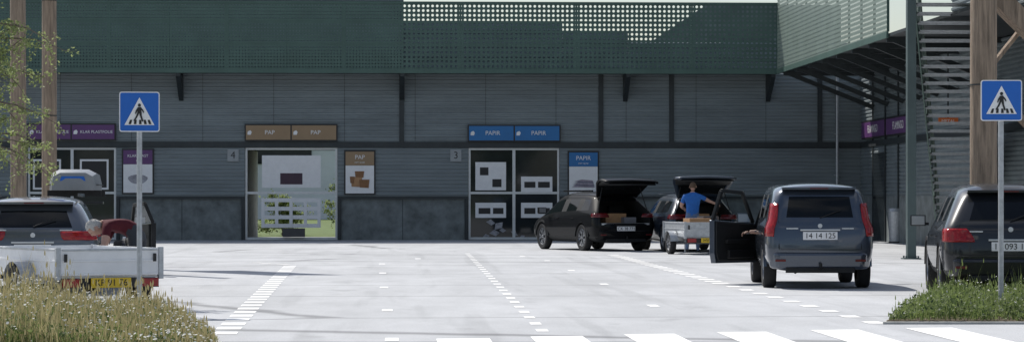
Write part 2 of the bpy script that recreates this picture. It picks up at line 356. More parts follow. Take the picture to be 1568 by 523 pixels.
for px,n in((357,'4'),(698,'3'),(18,'5')):
    s=empty('gate_number_sign',(FX(px),YF-.04,FZ(238))); m=MB(); m.box(-.19,.19,-.03,.02,-.2,.2); m.obj('plate',[mat('grey_plaque',(.3,.32,.33),.5)],s); text(n,.34,(0,-.034,0),M_black,s)
for y0 in(86.0,81.6):
    s=empty('category_sign',(XR-.1,y0,FZ(214))); m=MB(); m.box(-.05,.07,-2.1,2.1,0,.6,0); m.box(-.062,-.051,-2.04,2.04,.05,.55,1); m.obj('panel',[M_black,M_purple],s)
    text('FLAMINGO',.36,(-.068,0,.3),M_white,s,rot=(R(90),0,R(-90)))
x,y=G(1452,74); s=empty('orange_direction_sign',(x,y,Zp(191,74)),-TH); m=MB(); m.box(-.28,.28,-.02,.02,0,.2,0); m.box(-.02,.02,.021,.06,.05,2.2,1); m.obj('panel',[M_orange,M_steel],s); text('METAL',.13,(0,-.024,.1),M_white,s)
p=MB(); p.cyl((FX(1282,88.7),88.7,1.9),(FX(1282,88.7),88.7,5.6),.05,n=12)
for z in(2.2,3.6,5): p.box(FX(1282,88.7)-.07,FX(1282,88.7)+.07,88.7,88.97,z,z+.04)
p.obj('downpipe',[M_galv])
x,y=G(1373,83); p=MB()
p.cyl((x,y,.05),(x,y,1.0),.24,.27,16); p.cyl((x,y,1.0),(x,y,1.1),.29,.25,16); p.cyl((x,y,0),(x,y,.05),.26,.26,16,1); p.obj('litter_bin',[M_galv,M_black],smooth=True)
x,y=G(1395,60); p=MB(); p.box(x-.1,x+.1,y-.1,y+.1,.02,9); p.box(x-.2,x+.2,y-.2,y+.2,.004,.03)
for a in(-.14,.14):
    for c in(-.14,.14): p.cyl((x+a,y+c,.03),(x+a,y+c,.08),.02,n=6)
p.obj('steel_post',[mat('post_green',(.07,.1,.1),.5,.1,.15,2)])
# ---------- staircase ----------
stc=empty('external_staircase')
bx,by=G(1437,72); tx,ty=G(1400,60); N_=33
sp=MB(); tr=MB(); hw=1.35
for k in range(N_):
    t=k/(N_-1); x=bx+(tx-bx)*t; y=by+(ty-by)*t; z=.18+5.9*t
    tr.box(x+.03,x+hw-.03,y-.14,y+.14,z-.03,z); tr.box(x+.03,x+hw-.03,y+.11,y+.145,z-.07,z-.031)
for dx in(0,hw):
    sp.prism([(bx+dx-.015,by,0),(bx+dx-.015,by+.2,.35),(tx+dx-.015,ty,6.25),(tx+dx-.015,ty,5.85)],(.03,0,0))
tr.box(tx,tx+hw,ty-2,ty-.15,5.95,6.05)
tr.obj('treads',[M_galv],stc)
L3=Vector((tx-bx,ty-by,5.9)); Ls=L3.length
perf(sp,(bx,by,.42),L3/Ls,(0,0,1),Ls,1.0,.11,.028,1); perf(sp,(bx+hw,by,.42),L3/Ls,(0,0,1),Ls,1.0,.11,.028,1)
for dx in(0,hw): sp.beam((bx+dx,by,1.46),(tx+dx,ty,7.36),.06,.06,1)
perf(sp,(tx,ty-2,6.2),(0,1,0),(0,0,1),2,1.1,.11,.028,1)
for k in range(7):
    t=k/6; x=bx+(tx-bx)*t; y=by+(ty-by)*t; z=.3+5.9*t; sp.box(x-.03,x+.02,y-.03,y+.03,z,z+1.1,1)
sp.obj('stringers_and_balustrade',[M_green,M_green2],stc,fix=False)

# ---------- timber poles ----------
def pole(px,D,d,h,name='timber_pole',lean=0):
    x,y=G(px,D); m=MB(); n=8
    for k in range(n):
        z0=h*k/n;z1=h*(k+1)/n; m.cyl((x+lean*z0,y,z0),(x+lean*z1,y,z1),d/2*(1-.01*k),d/2*(1-.01*(k+1)),20,0,caps=(k in(0,n-1)))
    for z in(3.1,5.5): m.cyl((x+lean*z,y,z),(x+lean*z,y,z+.02),d/2+.008,n=20,mi=1)
    return m.obj(name,[M_wood,M_steel],smooth=True)
pole(29,52,.32,10,lean=-.004); pole(75.5,54.5,.315,11.5); pole(1506,40,.42,9)
# added unseen board on the tall timber pole, casts a shadow on the yard
x,y=G(75.5,54.5); m=MB(); m.box(x+.18,x+1.25,y-.03,y+.03,6.6,11.0); m.box(x-.05,x+1.25,y-.05,y-.031,6.7,6.78,1); m.box(x-.05,x+1.25,y-.05,y-.031,10.8,10.88,1)
m.obj('shadow_casting_board',[M_tblue,M_steel])
p=MB(); x2,y2=G(1506,40); p.beam((x2+.2,y2,3.0),(x2+1.5,y2+1,1.9),.09,.09); p.beam((x2+.15,y2+.3,4.6),(x2+.9,y2+.4,3.9),.28,.28); p.beam((x2+.1,y2+.3,3.3),(x2+1.2,y2+1,4.5),.06,.06); p.obj('timber_brace',[M_wood])

# ---------- pedestrian crossing signs ----------
def zsign(px,D,pyt,pyb,size,rz):
    x,y=G(px,D); s=empty('pedestrian_crossing_sign',(x,y,0),rz); ztop=Zp(pyt,D); zc=ztop-size/2; h=size/2
    m=MB(); m.cyl((0,.05,0),(0,.05,ztop-.03),.032,n=14,mi=0); m.cyl((0,.05,ztop-.03),(0,.05,ztop-.015),.034,.02,n=14,mi=3)
    def rr(hh,c,y0,y1,mi):
        pts=[]
        for cx,cz,a0 in((hh-c,hh-c,0),(-hh+c,hh-c,90),(-hh+c,-hh+c,180),(hh-c,-hh+c,270)):
            for k in range(5): t=R(a0+22.5*k); pts.append((cx+c*math.cos(t),y0,zc+cz+c*math.sin(t)))
        m.prism(pts,(0,y1-y0,0),mi)
    rr(h,.03,0,.014,2); rr(h-.012,.022,-.003,.0,1)
    def pg(pts,mi,l): m.add([(a*size,-.003-.0025*l,zc+b2*size) for a,b2 in pts],[tuple(range(len(pts)))],mi)
    pg([(-.37,-.33),(.37,-.33),(0,.36)],2,1)
    K=3
    for a in(-.27,-.14,-.01,.12,.235): pg([(a,-.31),(a+.065,-.31),(a*.86+.055,-.2),(a*.86+.0,-.2)],K,2)
    pg([(.0+.04*math.cos(t),.165+.042*math.sin(t)) for t in[2*math.pi*k/12 for k in range(12)]],K,2)
    pg([(-.045,.11),(.04,.12),(.055,-.03),(-.05,-.03)],K,3)
    pg([(-.05,-.02),(.0,-.02),(-.05,-.13),(-.12,-.24),(-.15,-.22),(-.09,-.12)],K,4)
    pg([(-.01,-.02),(.055,-.02),(.06,-.1),(.1,-.23),(.065,-.25),(.02,-.12)],K,5)
    pg([(.03,.12),(.1,.04),(.12,-.02),(.1,-.03),(.07,.02),(.03,.06)],K,4)
    pg([(-.04,.11),(-.09,.03),(-.11,-.05),(-.085,-.055),(-.06,0),(-.03,.05)],K,4)
    m.box(-.05,.05,.015,.09,zc+.1,zc+.13,0); m.box(-.05,.05,.015,.09,zc-.13,zc-.1,0)
    m.obj('sign_and_post',[M_galv,M_tblue,M_white,M_black],s,fix=False)
zsign(213.5,31,140.5,202,.475,-R(-5)); zsign(1533.5,31,122.5,185,.485,-R(6))

# ---------- cars ----------
def paint(n,c,metal=.5,rough=.32,coat=1,spec=.5): return mat('car_paint_'+n,c,rough,metal,.05,30,coat=coat,spec=spec)
def wheel(parent,x,y,r,side,wd=.2,rimc=None,nsp=5):
    m=MB(); n=36; prof=[(-wd/2,.62*r),(-wd/2,.9*r),(-wd/2+.02,.98*r),(-wd*.2,r),(wd*.2,r),(wd/2-.02,.98*r),(wd/2,.9*r),(wd/2-.01,.66*r),(wd/2-.035,.64*r)]
    vs=[(p*side,q*math.cos(2*math.pi*k/n),q*math.sin(2*math.pi*k/n)) for p,q in prof for k in range(n)]
    m.add(vs,[(i*n+k,i*n+(k+1)%n,(i+1)*n+(k+1)%n,(i+1)*n+k) for i in range(len(prof)-1) for k in range(n)],0)
    m.cyl((side*(wd/2-.09),0,0),(side*(wd/2-.08),0,0),.64*r,n=n,mi=2)
    vs=[(p*side,q*math.cos(2*math.pi*k/n),q*math.sin(2*math.pi*k/n)) for p,q in((wd/2-.02,.66*r),(wd/2-.015,.6*r),(wd/2-.07,.58*r)) for k in range(n)]
    m.add(vs,[(i*n+k,i*n+(k+1)%n,(i+1)*n+(k+1)%n,(i+1)*n+k) for i in range(2) for k in range(n)],1)
    m.cyl((side*(wd/2-.07),0,0),(side*(wd/2-.02),0,0),.14*r,.11*r,n=14,mi=1)
    for k in range(nsp):
        M=Matrix.Rotation(2*math.pi*k/nsp+.3,4,'X')
        for dy in(-.045,.045): m.add([M@Vector((side*(wd/2-q),yy+dy,zz)) for q,yy,zz in((.03,-.02,.1*r),(.03,.02,.1*r),(.03,.025+dy*.6,.6*r),(.03,-.025+dy*.6,.6*r),(.065,-.02,.1*r),(.065,.02,.1*r),(.065,.025+dy*.6,.6*r),(.065,-.025+dy*.6,.6*r))],[(0,1,2,3),(4,7,6,5),(0,3,7,4),(1,5,6,2)],1)
    return m.obj('wheel',[M_rubber,rimc or M_rim,M_black],parent,smooth=True,loc=(x,y,r))
def apply_mods(o):
    bpy.context.view_layer.update(); dg=bpy.context.evaluated_depsgraph_get(); me=bpy.data.meshes.new_from_object(o.evaluated_get(dg)); o.modifiers.clear(); o.data=me
    return me
def car(name,px,D,rot,L,W,H,P,belt=.95,zb=.22,zm=.62,wr=.33,wbase=2.6,ro=.32,wt=.75,light=None,lightmat=None,hatch=None,door=None,plate='white',ptext='AB 12 345',rails=False,roofbox=False,bump_mat=None,rimc=None,platez=.8,clad=False,mirror=True,ovr=0,hatchlen=(.6,.6),rd=.06,z6=.13,rise=.07):
    rx,ry=G(px,D); l=L/2; fx,fy=-math.sin(rot),math.cos(rot)
    root=empty(name,(rx+fx*l,ry+fy*l,0),rot); w=W/2; k=L/4.3
    wt_=w*wt
    X=[0,.84*w,.965*w,w,.985*w,.93*w,wt_,wt_*.82,0]; Z=[zb,zb,zb+.16,zm,belt-.09,belt,H-z6,H-.03,H+.005]
    off=[.14,.12,.03,0,.05,.09,ro,ro+.1,ro+.13]
    rings=[]
    def ring(ys,xm=1,Zs=None,Xs=None,dr=0,db=0,tap=1):
        Zs=list(Zs or Z); Xs=list(Xs or X)
        for i in(6,7,8): Zs[i]-=dr; Xs[i]*=tap
        for i in(4,5): Zs[i]-=db
        Rr=[(0,ys[0],Zs[0])]+[(Xs[i]*xm,ys[i],Zs[i]) for i in range(1,8)]+[(0,ys[8],Zs[8])]+[(-Xs[i]*xm,ys[i],Zs[i]) for i in range(7,0,-1)]
        rings.append(Rr)
    ring([-l+o for o in off],.92,dr=rd,tap=.97); ring([-l+o+.13 for o in off],.985,dr=rd*.8,tap=.98); ring([-l+.42+o*.55 for o in off],dr=rd*.45)
    yc=-l+1.12*k
    for i,yv in enumerate((yc,yc+.06,yc+.98*k,yc+1.05*k,yc+1.72*k)): ring([yv]*9,dr=(.01,.01,0,0,.04)[i],db=rise*(.25,.25,.6,.65,.9)[i],tap=(1,1,1,1,.97)[i])
    y8=yc+2.35*k
    bf=belt-rise
    Zh=[zb,zb,zb+.16,zm,bf-.12,bf-.02,bf+.0,bf+.03,bf+.05]; Xh=[0,.84*w,.965*w,w,.985*w,.93*w,.87*w,.6*w,0]
    ring([y8-.15]*5+[y8-.1,y8,y8+.05,y8+.12],1,Zh,Xh)
    Zh2=[z-(0 if i<4 else .1) for i,z in enumerate(Zh)]; ring([l-.42]*9,.985,Zh2,Xh)
    Zh3=[z-(0 if i<4 else .23) for i,z in enumerate(Zh)]; Zh3[3]=min(zm,Zh3[4]-.05); ring([l-.14]*9,.92,Zh3,Xh); ring([l-.02]*9,.76,Zh3,Xh)
    vs=[v for r_ in rings for v in r_]; fs=[];mi=[]
    glassI={2,4,6,7}
    for a in range(len(rings)-1):
        for j in range(16):
            seg=j if j<8 else 15-j
            fs.append((a*16+j,a*16+(j+1)%16,(a+1)*16+(j+1)%16,(a+1)*16+j))
            m_=0
            if seg in(0,) or (seg==1 and clad): m_=2
            if seg==5 and a in glassI: m_=1
            if a==7 and seg in(6,7): m_=1
            if seg==5 and a in(3,5): m_=2
            mi.append(m_)
    def cap(base,sgn):
        rr=rings[base]; o=base*16
        rows={}
        for lv in range(2,7):
            xr,yr,zr=rr[lv]; ids=[o+lv]
            for fr in(.82,0,-.82):
                vs.append((xr*fr,yr-(.035 if abs(fr)<.5 else .02)*sgn,zr)); ids.append(len(vs)-1)
            ids.append(o+16-lv); rows[lv]=ids
        for lv in range(2,6):
            A=rows[lv];B=rows[lv+1]
            for c in range(4):
                fs.append((A[c],A[c+1],B[c+1],B[c])); g=1 if(lv==5 and c in(1,2) and sgn>0) else 0
                mi.append(g)
        A=rows[2]; r1=o+1;l1=o+15
        for f in((r1,A[0],A[1]),(r1,A[1],A[2],o),(o,A[2],A[3],l1),(l1,A[3],A[4])): fs.append(f); mi.append(2 if clad else 0)
        B=rows[6]; r7=o+7;l7=o+9;t8=o+8
        for f in((B[0],r7,B[1]),(B[1],r7,t8,B[2]),(B[2],t8,l7,B[3]),(B[3],l7,B[4])): fs.append(f); mi.append(0)
    cap(0,1); cap(len(rings)-1,-1)
    m=MB(); m.v=vs;m.f=fs;m.m=mi
    mats=[P,M_cglass,M_trim,M_dark]
    body=m.obj('body',mats,root)
    ss=body.modifiers.new('s','SUBSURF'); ss.levels=2; ss.render_levels=2
    cut=MB(); wy=wbase/2; yo=ovr
    for sx in(-1,1):
        for sy in(-1,1):
            cut.cyl((sx*(w-.27),sy*wy+yo,wr),(sx*(w+.15),sy*wy+yo,wr),wr+.055,n=32,mi=3)
    if hatch:
        zt=H-.17-rd; cut.prism([(-w*.78,-l-.3,.74),(w*.78,-l-.3,.74),(w*.80,-l-.3,belt),(wt_*.84,-l-.3,zt),(-wt_*.84,-l-.3,zt),(-w*.8,-l-.3,belt)],(0,1.75,0),3)
    if door=='L': cut.box(-w-.2,-w*.35,yc+1.12*k,yc+1.72*k+.25,.36,H-.2,3)
    if door=='R': cut.box(w*.35,w+.2,yc+1.12*k,yc+1.72*k+.25,.36,H-.2,3)
    co=cut.obj('cutter',mats,root)
    bo=body.modifiers.new('bo','BOOLEAN'); bo.operation='DIFFERENCE'; bo.object=co; bo.solver='EXACT'
    apply_mods(body); bpy.data.objects.remove(co)
    me=body.data; me.polygons.foreach_set('use_smooth',[True]*len(me.polygons)); me.set_sharp_from_angle(angle=R(42))
    for sx in(-1,1):
        for sy in(-1,1): wheel(root,sx*(w-.12),sy*wy+yo,wr,sx,rimc=rimc)
    ar=MB()
    for sx in(-1,1):
        for sy in(-1,1):
            n=16
            for q in range(n):
                t0=R(4+172*q/n);t1=R(4+172*(q+1)/n)
                for ra,rb in((wr+.045,wr+(.1 if clad else .058)),):
                    p=[(sx*(w-.012),sy*wy+yo+rr_*math.cos(t),wr+rr_*math.sin(t)) for rr_,t in((ra,t0),(rb,t0),(rb,t1),(ra,t1))]; ar.prism(p,(-sx*.05,0,0),0)
    ar.obj('wheel_arches',[M_trim if clad else P],root)
    det=MB()
    def yr(z):
        for i in range(2,8):
            if Z[i]<=z<=Z[i+1]: t=(z-Z[i])/(Z[i+1]-Z[i]); return -l+off[i]+(off[i+1]-off[i])*t
        return -l
    bm=MB(); bm.add([(-.91*w,-l+.16,.3),(-.76*w,-l-.03,.3),(.76*w,-l-.03,.3),(.91*w,-l+.16,.3),(-.965*w,-l+.16,.56),(-.8*w,-l-.055,.56),(.8*w,-l-.055,.56),(.965*w,-l+.16,.56)],[(0,1,5,4),(1,2,6,5),(2,3,7,6),(4,5,6,7),(0,3,2,1),(0,4,7,3)],0)
    bm.obj('rear_bumper',[bump_mat or P],root,bevel=.05,smooth=True)
    det.box(-.62*w,.62*w,-l-.04,-l+.05,.25,.33,0)
    for sx in(-1,1):
        det.box(sx*.72*w-.08,sx*.72*w+.08,-l-.068,-l-.03,.42,.455,2)
    det.cyl((.0,-l+.1,.3),(.0,-l-.1,.33),.02,n=8,mi=0); det.cyl((.0,-l-.1,.33),(.0,-l-.1,.4),.022,n=8,mi=0)
    det.cyl((-.45*w,-l+.1,.27),(-.45*w,-l-.02,.26),.025,n=10,mi=0)
    if plate:
        yp=yr(platez)-.045; det.box(-.26,.26,yp-.01,yp+.03,platez-.06,platez+.06,1)
        text(ptext,.115,(0,yp-.013,platez-.002),M_black,root,'plate_text')
        det.box(-.3,.3,yp-.005,yp+.03,platez+.075,platez+.1,3 if not hatch else 0)
    if not hatch:
        zz=belt+.05; det.beam((0.0,yr(zz)-.04,zz),(.32,yr(zz+.12)-.045,zz+.12),.015,.015,0)
        hz=H-rd
        det.box(-wt_*.8,wt_*.8,-l+ro-.07,-l+ro+.2,hz-.07,hz-.035,4); det.box(-.14,.14,-l+ro-.076,-l+ro-.0,hz-.062,hz-.045,2)
        det.box(-.72*w,.72*w,yr(.62)-.032,yr(.62)+.02,.598,.606,0)
        for sx in(-1,1):
            det.beam((sx*.74*w,yr(.6)-.014,.6),(sx*.74*w,yr(belt)-.014,belt),.012,.012,0)
            det.box(sx*.5*w-.09,sx*.5*w+.09,yr(.93)-.032,yr(.93)-.01,.91,.93,3)
        det.cyl((0,yr(belt-.06)-.02,belt-.07),(0,yr(belt-.06)-.042,belt-.07),.035,n=16,mi=3)
    for sx in(-1,1):
        for yv in(yc+.2*k,yc+1.2*k):
            det.box(sx*(w-.02)-.02,sx*(w-.02)+.02,yv,yv+.17,belt-.19,belt-.165,4)
        if mirror:
            det.box(sx*(w+.02)-.05,sx*(w+.02)+.05,y8-.42,y8-.37,belt-.04,belt,0)
    if rails:
        for sx in(-1,1): det.box(sx*wt_*.9-.018,sx*wt_*.9+.018,-l+ro+.35,yc+1.5*k,H-.02,H+.025,4)
    det.obj('details',[M_trim,M_white if plate=='white' else M_plateY,M_redd,M_alu,P],root,bevel=.006)
    if mirror:
        mm=MB()
        for sx in(-1,1): mm.box(sx*(w+.13)-.11,sx*(w+.13)+.11,y8-.45,y8-.34,belt-.05,belt+.11,0); mm.box(sx*(w+.13)-.095,sx*(w+.13)+.095,y8-.456,y8-.451,belt-.035,belt+.095,1)
        mm.obj('mirrors',[P,M_rim],root,bevel=.03)
    lg=MB()
    def hw_(z):
        for i in range(2,8):
            if Z[i]<=z<=Z[i+1]: t=(z-Z[i])/(Z[i+1]-Z[i]); return X[i]+(X[i+1]-X[i])*t
        return w
    for (xi,z0,z1,xi2) in (light or [(.55,.8,.95,.6)]):
        for sx in(-1,1):
            n=8; vs2=[]
            for q in range(n+1):
                z=z0+(z1-z0)*q/n; e_=1-.12*abs(q/n-.5)**3*8
                xin=(xi+(xi2-xi)*q/n)*w
                hx=hw_(z); xin=min(xin,hx*.83)
                for xx,dy in((xin+(1-e_)*.15,-.022),(hx*.86,-.012),(hx*.925,.022),(hx*.968,.09),(hx*.982,.09+.12*e_)):
                    vs2.append((sx*xx,yr(z)+dy,z))
            lg.add(vs2,[(q*5+c,q*5+c+1,(q+1)*5+c+1,(q+1)*5+c) for q in range(n) for c in range(4)],0)
    lo=lg.obj('tail_lights',[lightmat or M_red],root,smooth=True); sm=lo.modifiers.new('s','SOLIDIFY'); sm.thickness=.02; sm.offset=0
    if hatch:
        a1,a2=hatch; ph=Vector((0,-l+ro+.14,H-.04-rd)); l1,l2=hatchlen
        pts=[]; nseg=9; p=ph.copy()
        for q in range(nseg+1):
            pts.append(p.copy()); u=q/nseg
            a=a1+(a2-a1)*(0 if u<.35 else min(1,(u-.35)/.35)); p=p+Vector((0,-math.cos(a),math.sin(a)))*((l1+l2)/nseg)
        w0=wt_*.88; w1=w*.86
        sh=MB(); inn=MB()
        def wd_(u): return w0+(w1-w0)*min(1,u/.5) if u<.85 else w1*(1-.06*(u-.85)/.15)
        V=[]
        for q,pp in enumerate(pts):
            ww=wd_(q/nseg)
            for fx_ in(-1,-.86,0,.86,1): V.append((ww*fx_,pp.y,pp.z-(.03 if abs(fx_)==1 else 0)+(.02 if fx_==0 else 0)))
        fs_=[];ms=[]
        for q in range(nseg):
            for c in range(4): fs_.append((q*5+c,q*5+c+1,(q+1)*5+c+1,(q+1)*5+c)); ms.append(1 if (1<=q<=3 and c in(1,2)) else 0)
        sh.v=V;sh.f=fs_;sh.m=ms; so_=sh.obj('open_tailgate',[P,M_cglass,M_trim],root,smooth=True)
        sm=so_.modifiers.new('s','SOLIDIFY'); sm.thickness=.05; sm.offset=0
        V=[];fs_=[]
        for q in range(4,nseg+1):
            pp=pts[q]; ww=wd_(q/nseg)-.07
            for fx_ in(-1,0,1): V.append((ww*fx_,pp.y,pp.z-.055))
        n_=nseg-3
        for q in range(n_-1):
            for c in range(2): fs_.append((q*3+c,q*3+c+1,(q+1)*3+c+1,(q+1)*3+c))
        inn.add(V,fs_,0); ti=inn.obj('tailgate_lining',[M_trim],root,smooth=True); sm=ti.modifiers.new('s','SOLIDIFY'); sm.thickness=.03
        it=MB(); pm=pts[3]
        for sx in(-1,1): it.cyl((sx*w*.8,-l+.18,belt-.02),(sx*(w0-.03),pm.y,pm.z-.03),.013,n=8,mi=0)
        it.box(-w*.76,w*.76,-l+.0,-l+.06,.70,.745,1)
        it.box(-.35,.25,-l+.5,-l+.9,.75,1.0,2); it.box(.1,.45,-l+.3,-l+.6,.75,.9,3)
        it.box(-.5,-.1,-l+1.25,-l+1.38,.8,1.2,0); it.box(.1,.5,-l+1.25,-l+1.38,.8,1.2,0)
        it.obj('boot_interior',[M_trim,M_alu,mat('cardboard',(.4,.25,.13),.8),mat('grey_crate',(.2,.2,.22),.6)],root)
    if door:
        sx=-1 if door[0]=='L' else 1
        hy=yc+1.72*k+.25; ln=1.08; ang=DOOR_ANG.get(name,R(48))
        de=empty('open_door',(sx*(w-.03),hy,0),(-ang if sx<0 else ang),parent=root)
        dm=MB(); x0,x1=-.05,.05
        dm.prism([(x0,-ln+.04,.34),(x0,0,.34),(x0,.0,belt-.06),(x0,-ln,belt),(x0,-ln,.5)],(x1-x0,0,0),0)
        xi_=(x1+.001) if sx<0 else x0-.001
        dm.prism([(xi_,-ln+.08,.38),(xi_,-.03,.38),(xi_,-.03,belt-.08),(xi_,-ln+.03,belt-.02),(xi_,-ln+.03,.52)],(.03*(1 if sx<0 else -1),0,0),1)
        ip=(x1+.035) if sx<0 else(x0-.035)
        dm.box(min(ip,ip+.05*(-sx)),max(ip,ip+.05*(-sx)),-.85,-.25,.66,.72,3); dm.box(min(ip,ip+.05*(-sx)),max(ip,ip+.05*(-sx)),-.8,-.15,.42,.55,3)
        dm.box(min(ip,ip+.02*(-sx)),max(ip,ip+.02*(-sx)),-.3,-.16,.8,.84,4)
        tl=Vector((-sx*.12,-ln+.1,H-.13)); tf=Vector((-sx*.12,-.45,H-.16)); bl=Vector((0,-ln+.02,belt)); bf_=Vector((0,-.02,belt-.05))
        for a,c in((bl,tl),(tl,tf),(tf,bf_)): dm.beam(a,c,.05,.06,1)
        dm.add([bl,tl,tf,bf_],[(0,1,2,3)],2)
        dm.obj('door_panel',[P,M_trim,clear_glass(),M_black,M_alu],de,bevel=.008)
    if roofbox:
        rb=MB()
        secs=[(-1.0,.05,.1),(-.95,.36,.3),(-.6,.42,.36),(.3,.42,.34),(.85,.34,.2),(1.0,.15,.08)]; vs3=[]
        for yv,hw2,hh in secs:
            for a,c in((-1,.0),(-1,.35),(-.92,.8),(-.6,1),(.6,1),(.92,.8),(1,.35),(1,0)): vs3.append((a*hw2,yv-.5,H+.1+c*hh))
        rb.add(vs3,[(i*8+j,i*8+(j+1)%8,(i+1)*8+(j+1)%8,(i+1)*8+j) for i in range(5) for j in range(8)]+[tuple(range(8)),tuple(range(40,48))],0)
        rb.obj('roof_box',[mat('grey_roof_box',(.24,.25,.26),.35,0,.08,5)],root,smooth=True)
        r2=MB(); r2.box(-.46,.46,-1.1,-1.05,H,H+.1,0); r2.box(-.46,.46,.1,.15,H,H+.1,0); r2.box(-.43,.43,-1.3,.2,H+.19,H+.2,0); r2.add([(-.22,-1.475,H+.26),(.22,-1.475,H+.26),(.19,-1.473,H+.34),(-.19,-1.473,H+.34)],[(0,1,2,3)],1)
        r2.obj('roof_box_bars',[M_trim,M_tblue],root)
    return root
DOOR_ANG={'parked_minivan':R(42),'black_car_with_roof_box':R(24)}
c_root=car('black_suv_with_open_tailgate',958,69.4,R(20),4.45,1.84,1.60,paint('black',(.004,.0045,.0055),0,.5,.28,.05),belt=1.05,wr=.36,wbase=2.68,ro=.45,wt=.72,light=[(.5,.9,1.0,.55)],lightmat=M_redd,hatch=(R(42),R(-12)),clad=True,rails=True,rimc=M_rim,ptext='CK 38 771',platez=.6,z6=.16,rd=.1,rise=.1)
d_root=car('dark_blue_estate_car',1078,68,R(5.6),4.7,1.88,1.54,paint('blue',(.018,.028,.045),.2,.35,.6,.3),belt=1.0,wr=.35,wbase=2.82,ro=.4,wt=.72,light=[(.45,.86,.98,.5)],lightmat=M_redd,hatch=(R(50),R(-5)),rails=True,ptext='BD 60 118',platez=.6,z6=.15,rd=.08)
e_root=car('parked_minivan',1256,39.6,R(-4.1),4.2,1.68,1.63,paint('slate',(.055,.07,.095),.6,.28),belt=1.03,zb=.26,wr=.31,wbase=2.6,ro=.22,wt=.84,light=[(.86,.8,1.3,.8)],door='L',ptext='14 14 125',platez=.81,z6=.12,rd=.05,rise=.05)
f_root=car('dark_grey_suv',1548,35.4,R(-8),4.5,1.85,1.6,paint('graphite',(.012,.014,.018),.2,.35,.7,.3),belt=1.02,wr=.36,wbase=2.66,ro=.4,light=[(.5,.78,.96,.62)],ptext='14 093 12',platez=.72,clad=True,z6=.15,rd=.08)
a_root=car('grey_estate_car',50,37.2,R(5),4.7,1.86,1.42,paint('grey',(.12,.13,.145),.6),belt=.92,wr=.33,wbase=2.8,ro=.42,light=[(.45,.78,.9,.4)],ptext='AV 54 210',platez=.66,rails=True,z6=.13,rd=.06)
b_root=car('black_car_with_roof_box',106,44,R(3),4.6,1.82,1.42,paint('black2',(.008,.009,.011),.1,.35,.6,.3),belt=.95,wr=.33,wbase=2.7,ro=.35,light=[(.6,.8,.95,.6)],door='R',roofbox=True,ptext='BT 19 402',platez=.7)

# ---------- trailers ----------
def trailer(name,px,D,rot,L=2.2,W=1.28,zf=.42,hh=.34,side=M_galv,ptext='KP 91 76'):
    rx,ry=G(px,D); r=empty(name,(rx,ry,0),rot); w=W/2
    m=MB(); t=.03
    m.box(-w,w,0,L,zf-.03,zf,0)
    zt=zf+hh
    m.box(-w,w,-t,0,zf,zt,0); m.box(-w,w,L,L+t,zf,zt,0); m.box(-w-t,-w-.001,-t,L+t,zf-.02,zt,0); m.box(w+.001,w+t,-t,L+t,zf-.02,zt,0)
    for z in(zf+.0,zf+hh*.5,zt-.03):
        m.box(-w+.02,w-.02,-t-.012,-t-.001,z,z+.025,0 if z<zt-.05 else 1)
        for sx in(-1,1): m.box(min(sx*(w+t+.001),sx*(w+t+.012)),max(sx*(w+t+.001),sx*(w+t+.012)),.02,L-.02,z,z+.025,0 if z<zt-.05 else 1)
    for sx in(-1,1):
        for yv in(-t,L): m.box(sx*(w+t)-.03,sx*(w+t)+.03,yv-.018,yv+.04,zf-.05,zt+.012,1)
        m.box(sx*(w-.06)-.02,sx*(w-.06)+.02,-t-.03,-t-.013,zf+hh*.5,zf+hh*.8,2)
    for sx in(-1,1): m.box(sx*.45-.03,sx*.45+.03,.05,L,zf-.12,zf-.032,1)
    m.beam((-.45,L,zf-.08),(0,L+1.15,.42),.06,.06,1); m.beam((.45,L,zf-.08),(0,L+1.15,.42),.06,.06,1); m.cyl((0,L+1.1,.44),(0,L+1.35,.44),.04,n=10,mi=2)
    m.cyl((.12,L+.8,.0),(.12,L+.8,.5),.025,n=8,mi=1)
    m.cyl((-w-.02,L*.45,.28),(w+.02,L*.45,.28),.03,n=8,mi=1)
    m.box(-w,w,-t-.01,.05,zf-.15,zf-.035,2)
    for sx in(-1,1):
        m.box(sx*(w-.13)-.11,sx*(w-.13)+.11,-t-.05,-t-.012,zf-.14,zf-.04,3)
        n=10
        for q in range(n):
            t0=R(10+160*q/n);t1=R(10+160*(q+1)/n); rr=.34
            a=(sx*(w+.05),L*.45+rr*math.cos(t0),.28+rr*.9*math.sin(t0)); c=(sx*(w+.05),L*.45+rr*math.cos(t1),.28+rr*.9*math.sin(t1))
            m.add([a,c,(c[0]+sx*.2,c[1],c[2]),(a[0]+sx*.2,a[1],a[2])],[(0,1,2,3)],1)
    m.box(-.26,.26,-t-.045,-t-.03,zf-.15,zf-.03,4)
    m.obj('box_body',[side,M_galv,M_black,M_red,M_plateY],r,bevel=.004)
    text(ptext,.115,(0,-t-.049,zf-.09),M_black,r,'plate_text')
    for sx in(-1,1): wheel(r,sx*(w+.15),L*.45,.28,sx,wd=.155,nsp=4)
    return r
tr1=trailer('box_trailer',167,32.0,R(28),side=mat('trailer_white_panels',(.8,.8,.8),.5,0,.08,3),zf=.43,hh=.33)
tr2=trailer('small_box_trailer',1088,64.8,R(9),L=2.0,W=1.25,zf=.45,hh=.36,side=M_galv,ptext='HV 4719')
m=MB()
m.box(-.4,.2,.5,1.1,.47,.9,0); m.box(.1,.5,1.0,1.6,.47,.95,1); m.obj('trailer_load',[mat('cardboard',(.4,.25,.13)),mat('dark_bag',(.06,.06,.07),.5)],tr2)

